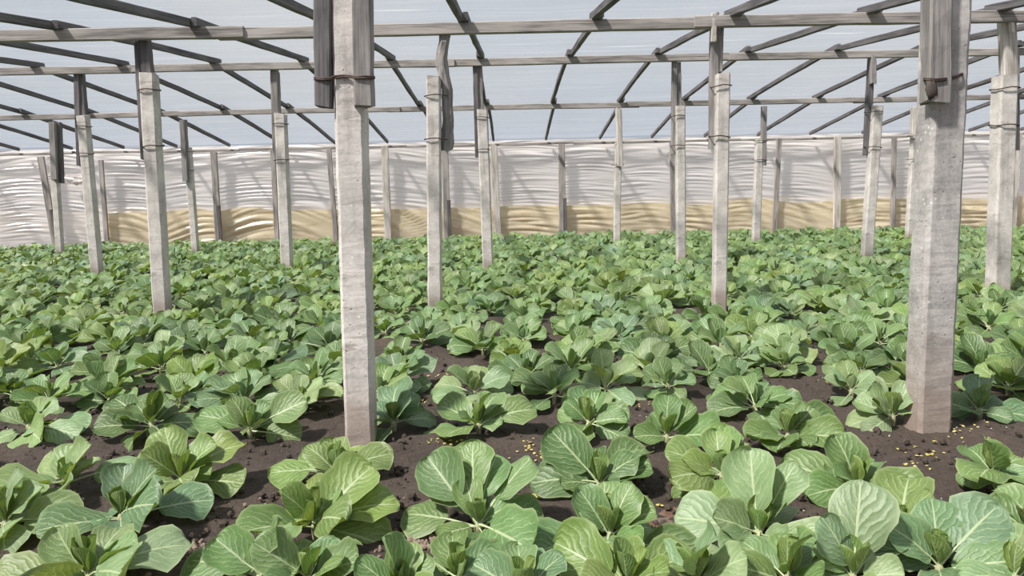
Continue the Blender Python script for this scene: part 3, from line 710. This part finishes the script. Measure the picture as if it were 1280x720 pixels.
def pose_front(cx, cy, tone, label, leaves, idx):
    rr = random.Random(900 + idx)
    crown = ground(cx, cy, 0.05)
    root = plant_root(crown.x, crown.y, label)
    zc = project(crown)[2]; sc = FPX / zc
    d = crown - Vector((0, 0, H)); down = math.asin(-d.normalized().z)
    U = Vector((0, math.sin(down), math.cos(down))); D = Vector((0, math.cos(down), -math.sin(down)))
    base = Vector((0, 0, 0.040))
    ext = [math.hypot(x - cx, y - cy) / sc for x, y in leaves]; big = max(ext)
    for (lx, ly), e in zip(leaves, ext):
        x = (lx - cx) / sc; vv = -(ly - cy) / sc
        Lc = max(e * 1.04, rr.uniform(0.135, 0.18))            # crown to the middle of the blade
        wv = math.sqrt(max(0.0, Lc * Lc - e * e))
        if vv < 0.02: wv = -wv if rr.random() < 0.85 else wv * 0.3
        else: wv *= rr.choice([0.9, 0.5, -0.35])
        P = Vector((1, 0, 0)) * x + U * vv + D * wv
        if P.z < 0.01 - 0.03: P.z = -0.02 + 0.3 * (P.z + 0.02)
        el = math.atan2(P.z, math.hypot(P.x, P.y)); az = math.atan2(P.y, P.x)
        k = rr.randrange(8) if Lc < 0.185 else 8 + rr.randrange(8)
        L = min(max(P.length / (0.60 if k < 8 else 0.68), 0.20), 0.315)
        bend = PARAMS[k][3]
        M4 = leaf_matrix(az, el + bend * 0.16, sunward_roll(az, el, 0.9, 1.2) + rr.uniform(-0.25, 0.25), L, base + Vector((0, 0, rr.uniform(-0.01, 0.015))))
        add_leaf(root, k, M4, True, tint(TONES[tone], rr))
    a0 = rr.uniform(0, 2 * PI); nin = 4 if len(leaves) > 4 else 5
    for i in range(nin):                                  # shorter leaves filling the rosette
        az = a0 + 2 * PI * i / nin + rr.uniform(-0.4, 0.4); el = math.radians(rr.uniform(16, 54) + 14 * math.sin(az))
        add_leaf(root, rr.randrange(8), leaf_matrix(az, el, sunward_roll(az, el, 0.6) + rr.uniform(-0.4, 0.4), rr.uniform(0.14, 0.20), base), True, tint(TONES[tone], rr))
    for i in range(3):
        a = a0 + 2 * PI * i / 3 + rr.uniform(-0.4, 0.4)
        add_leaf(root, 16 + rr.randrange(4), leaf_matrix(a, math.radians(rr.uniform(58, 84)), 0, rr.uniform(0.09, 0.135), base + Vector((0, 0, 0.01))), True, tint(TONES['yellowish green'], rr))
    placed.append((crown.x, crown.y))
for i, row in enumerate(FRONT): pose_front(*row, i)

# the plants behind: rows across the bed, jittered
POST_XY = [(o.location.x, o.location.y) for o in COL.objects if o.name.startswith('concrete_post')]
rows = []; y = 3.95; r = 0; rr = random.Random(77)
GAPS = [ground(px, py, 0.05) for px, py in [(690, 548), (1175, 565), (552, 465), (792, 512), (1000, 492), (482, 440), (872, 384), (655, 432), (560, 455), (335, 585)]]
while y < WALL_Y - 0.65:
    sp = 0.415; half = min(1.05 * y + 1.2, 13.4); row = []
    x = -half + (sp / 2 if r % 2 else 0)
    while x < half:
        px, py = x + rr.uniform(-0.12, 0.12), y + rr.uniform(-0.13, 0.13); x += sp * rr.uniform(0.92, 1.08)
        if any((px - a) ** 2 + (py - b) ** 2 < 0.34 ** 2 for a, b in placed[:len(FRONT)]): continue
        if any((px - a) ** 2 + (py - b) ** 2 < 0.17 ** 2 for a, b in POST_XY): continue
        if any((px - g.x) ** 2 + (py - g.y) ** 2 < (0.22 if g.y < 6.5 else 0.27) ** 2 for g in GAPS): continue
        u, vq, zc = project((px, py, 0.15))
        if zc < 0.5 or not (-420 < u < 1700 and vq < 780): continue
        row.append((px, py, u))
    rows.append(row); y += 0.42 if y < 6 else 0.45; r += 1
N_IND = 300 - len(FRONT); count = 0
far = []
for ri, row in enumerate(rows):
    row.sort(key=lambda q: q[2])
    inview = [q for q in row if 0 <= q[2] <= 1280]
    for (px, py, u) in row:
        g = rr.random(); tone = 'mid green' if g < 0.48 else 'yellowish green' if g < 0.64 else 'pale green' if g < 0.78 else 'bluish green' if g < 0.90 else 'deep green'
        size = rr.choice([0.72, 0.80, 0.87, 0.90, 0.98]); seed = rr.randrange(10 ** 6)
        if count < N_IND and 0 <= u <= 1280:
            k = inview.index((px, py, u)); nrow = ORD[ri]
            label = f'{tone} cabbage plant, {ORD[k]} from left in the {nrow} row behind the front plants'
            root = plant_root(px, py, label); q = random.Random(seed); near = py < 5.6
            for (kk, az, el, roll, L, zb) in rosette(q, size):
                add_leaf(root, kk, leaf_matrix(az, el, roll, L, Vector((0, 0, zb))), near, tint(TONES[tone], q))
            count += 1
        else:
            far.append((px, py, tone, size, seed))
q2 = random.Random(404); y = 2.7                          # the bed goes on to both sides of the frame
while y < 3.9:
    x = -5.0
    while x < 5.0:
        px, py = x + q2.uniform(-0.1, 0.1), y + q2.uniform(-0.1, 0.1); x += 0.5
        u = project((px, py, 0.15))[0]
        if -105 < u < 1385 or any((px - a) ** 2 + (py - b) ** 2 < 0.37 ** 2 for a, b in placed): continue
        far.append((px, py, q2.choice(['mid green', 'mid green', 'pale green', 'yellowish green']), 1.0, q2.randrange(10 ** 6)))
    y += 0.46
# everything past the three hundred that show largest, joined
VV, FF, UU, TT = [], [], [], []; off = 0
for (px, py, tone, size, seed) in far:
    q = random.Random(seed); z0 = soil_z(px, py)
    for (kk, az, el, roll, L, zb) in rosette(q, size * 1.03):
        V, UV, F = FAR_GEO[kk]
        M4 = np.array(leaf_matrix(az, el, roll, L, Vector((px, py, z0 + zb))))
        A = np.c_[np.array(V), np.ones(len(V))] @ M4.T
        VV.append(A[:, :3]); FF.append(np.array(F) + off); UU.append(np.array(UV)); c = tint(TONES[tone], q); TT.append(np.tile(c, (len(V), 1))); off += len(V)
VV = np.concatenate(VV); FF = np.concatenate(FF); UU = np.concatenate(UU); TT = np.concatenate(TT)
me = bpy.data.meshes.new('distant_cabbage_foliage'); me.from_pydata(VV.tolist(), [], FF.tolist()); me.update()
me.polygons.foreach_set('use_smooth', [True] * len(me.polygons))
ul = me.uv_layers.new(name='UVMap'); li = np.empty(len(me.loops), dtype=np.int32); me.loops.foreach_get('vertex_index', li)
ul.data.foreach_set('uv', UU[li].astype(np.float32).ravel())
ca = me.color_attributes.new('tint', 'FLOAT_COLOR', 'POINT'); ca.data.foreach_set('color', TT.astype(np.float32).ravel())
fo = link('distant_cabbage_foliage', me, LEAF_FAR); fo['kind'] = 'stuff'
fo['label'] = 'crowded cabbage plants filling the bed back to the rear wall'; fo['category'] = 'plants'

# ------------------------------------------------------------------ small things on the soil
def scatter(name, spots, mat, label, cat, flat=1.0, seed=0):
    rr = random.Random(seed); v, f = [], []
    for (x, y, s) in spots:
        z = soil_z(x, y); o = len(v); ax = [rr.uniform(0.7, 1.3) for _ in range(3)]; rot = Euler((rr.uniform(0, 6), rr.uniform(0, 6), rr.uniform(0, 6))).to_matrix() if flat > 0.6 else Euler((0.3 * rr.uniform(-1, 1), 0.3 * rr.uniform(-1, 1), rr.uniform(0, 6))).to_matrix()
        pts = [(0, 0, 1), (0, 0, -1)] + [(math.cos(a) * c, math.sin(a) * c, h) for h, c, p in ((0.45, 0.85, 0), (-0.45, 0.85, 0.5)) for a in [2 * PI * (k + p) / 5 for k in range(5)]]
        for p in pts:
            k = s * rr.uniform(0.8, 1.2); q = rot @ Vector((p[0] * ax[0] * k, p[1] * ax[1] * k, p[2] * ax[2] * k * flat)); v.append((x + q.x, y + q.y, z + s * 0.35 * flat + 0.004 + q.z))
        for k in range(5):
            a, b = 2 + k, 2 + (k + 1) % 5; c, d = 7 + k, 7 + (k + 1) % 5
            f += [(o, o + a, o + b), (o + a, o + c, o + b), (o + b, o + c, o + d), (o + 1, o + d, o + c)]
    ob = link(name, mesh(name, v, f, False), mat); ob['kind'] = 'stuff'; ob['label'] = label; ob['category'] = cat
    return ob
rr = random.Random(31)
sp = []
for _ in range(4200):
    y = 2.35 + 3.4 * rr.random() ** 1.3; x = rr.uniform(-0.7, 0.7) * y
    if noise.noise(Vector((x * 2.2, y * 2.2, 4))) < -0.05: continue
    sp.append((x, y, 0.004 + 0.018 * rr.random() ** 3))
scatter('soil_clods', sp, CLOD, 'crumbly dark soil clods between the plants', 'soil', 0.8, 1)
sp = []
for cx, cy, n, sd in [(517, 676, 90, 0.05), (233, 690, 60, 0.05), (665, 705, 30, 0.06), (345, 632, 20, 0.06)]:
    g = ground(cx, cy)
    for _ in range(n): sp.append((g.x + rr.gauss(0, sd), g.y + rr.gauss(0, sd * 1.1), rr.uniform(0.005, 0.013)))
scatter('pale_clods', sp, GRIT, 'pale crumbly clods heaped on the dark soil', 'soil', 0.85, 2)
sp = []
for cx, cy, n, sd in [(683, 564, 34, 0.055), (670, 556, 14, 0.05), (1160, 562, 16, 0.05), (1150, 582, 8, 0.06), (1206, 534, 12, 0.07), (1200, 545, 8, 0.06), (552, 474, 26, 0.06), (558, 555, 22, 0.05), (800, 508, 14, 0.06), (672, 623, 8, 0.02),
                      (898, 702, 3, 0.012), (914, 713, 3, 0.012), (1032, 632, 3, 0.012), (1242, 638, 4, 0.02), (1002, 560, 4, 0.03), (1000, 575, 3, 0.03), (815, 627, 5, 0.02), (640, 700, 6, 0.04), (535, 500, 10, 0.05), (1050, 480, 8, 0.05)]:
    g = ground(cx, cy)
    for _ in range(n): sp.append((g.x + rr.gauss(0, sd), g.y + rr.gauss(0, sd), rr.uniform(0.004, 0.011)))
scatter('yellow_leaf_scraps', sp, YELLOW, 'small yellowed leaf scraps fallen on the soil', 'scraps', 0.35, 3)
sp = []
for _ in range(90):
    y = 2.4 + 2.6 * rr.random(); sp.append((rr.uniform(-0.68, 0.68) * y, y, rr.uniform(0.003, 0.006)))
scatter('pale_grit', sp, plain_mat('pale_grit', (0.55, 0.52, 0.48), 0.9), 'scattered pale specks of grit on the soil', 'grit', 0.7, 4)
# puddle of muddy water
g = ground(856, 668); v = [(0, 0, 0)]; f = []; n = 40
for k in range(n):
    a = 2 * PI * k / n; q = 1 + 0.28 * noise.noise(Vector((math.cos(a) * 1.4, math.sin(a) * 1.4, 2)))
    v.append((0.26 * q * math.cos(a) - 0.05 * q * math.sin(a), 0.30 * q * math.sin(a), 0))
f = [(0, 1 + k, 1 + (k + 1) % n) for k in range(n)]
pd = link('puddle', mesh('puddle', v, f), PUDDLE); pd.location = (g.x, g.y, soil_z(g.x, g.y) + 0.012)
pd['label'] = 'shallow reddish brown muddy puddle on the soil'; pd['category'] = 'puddle'
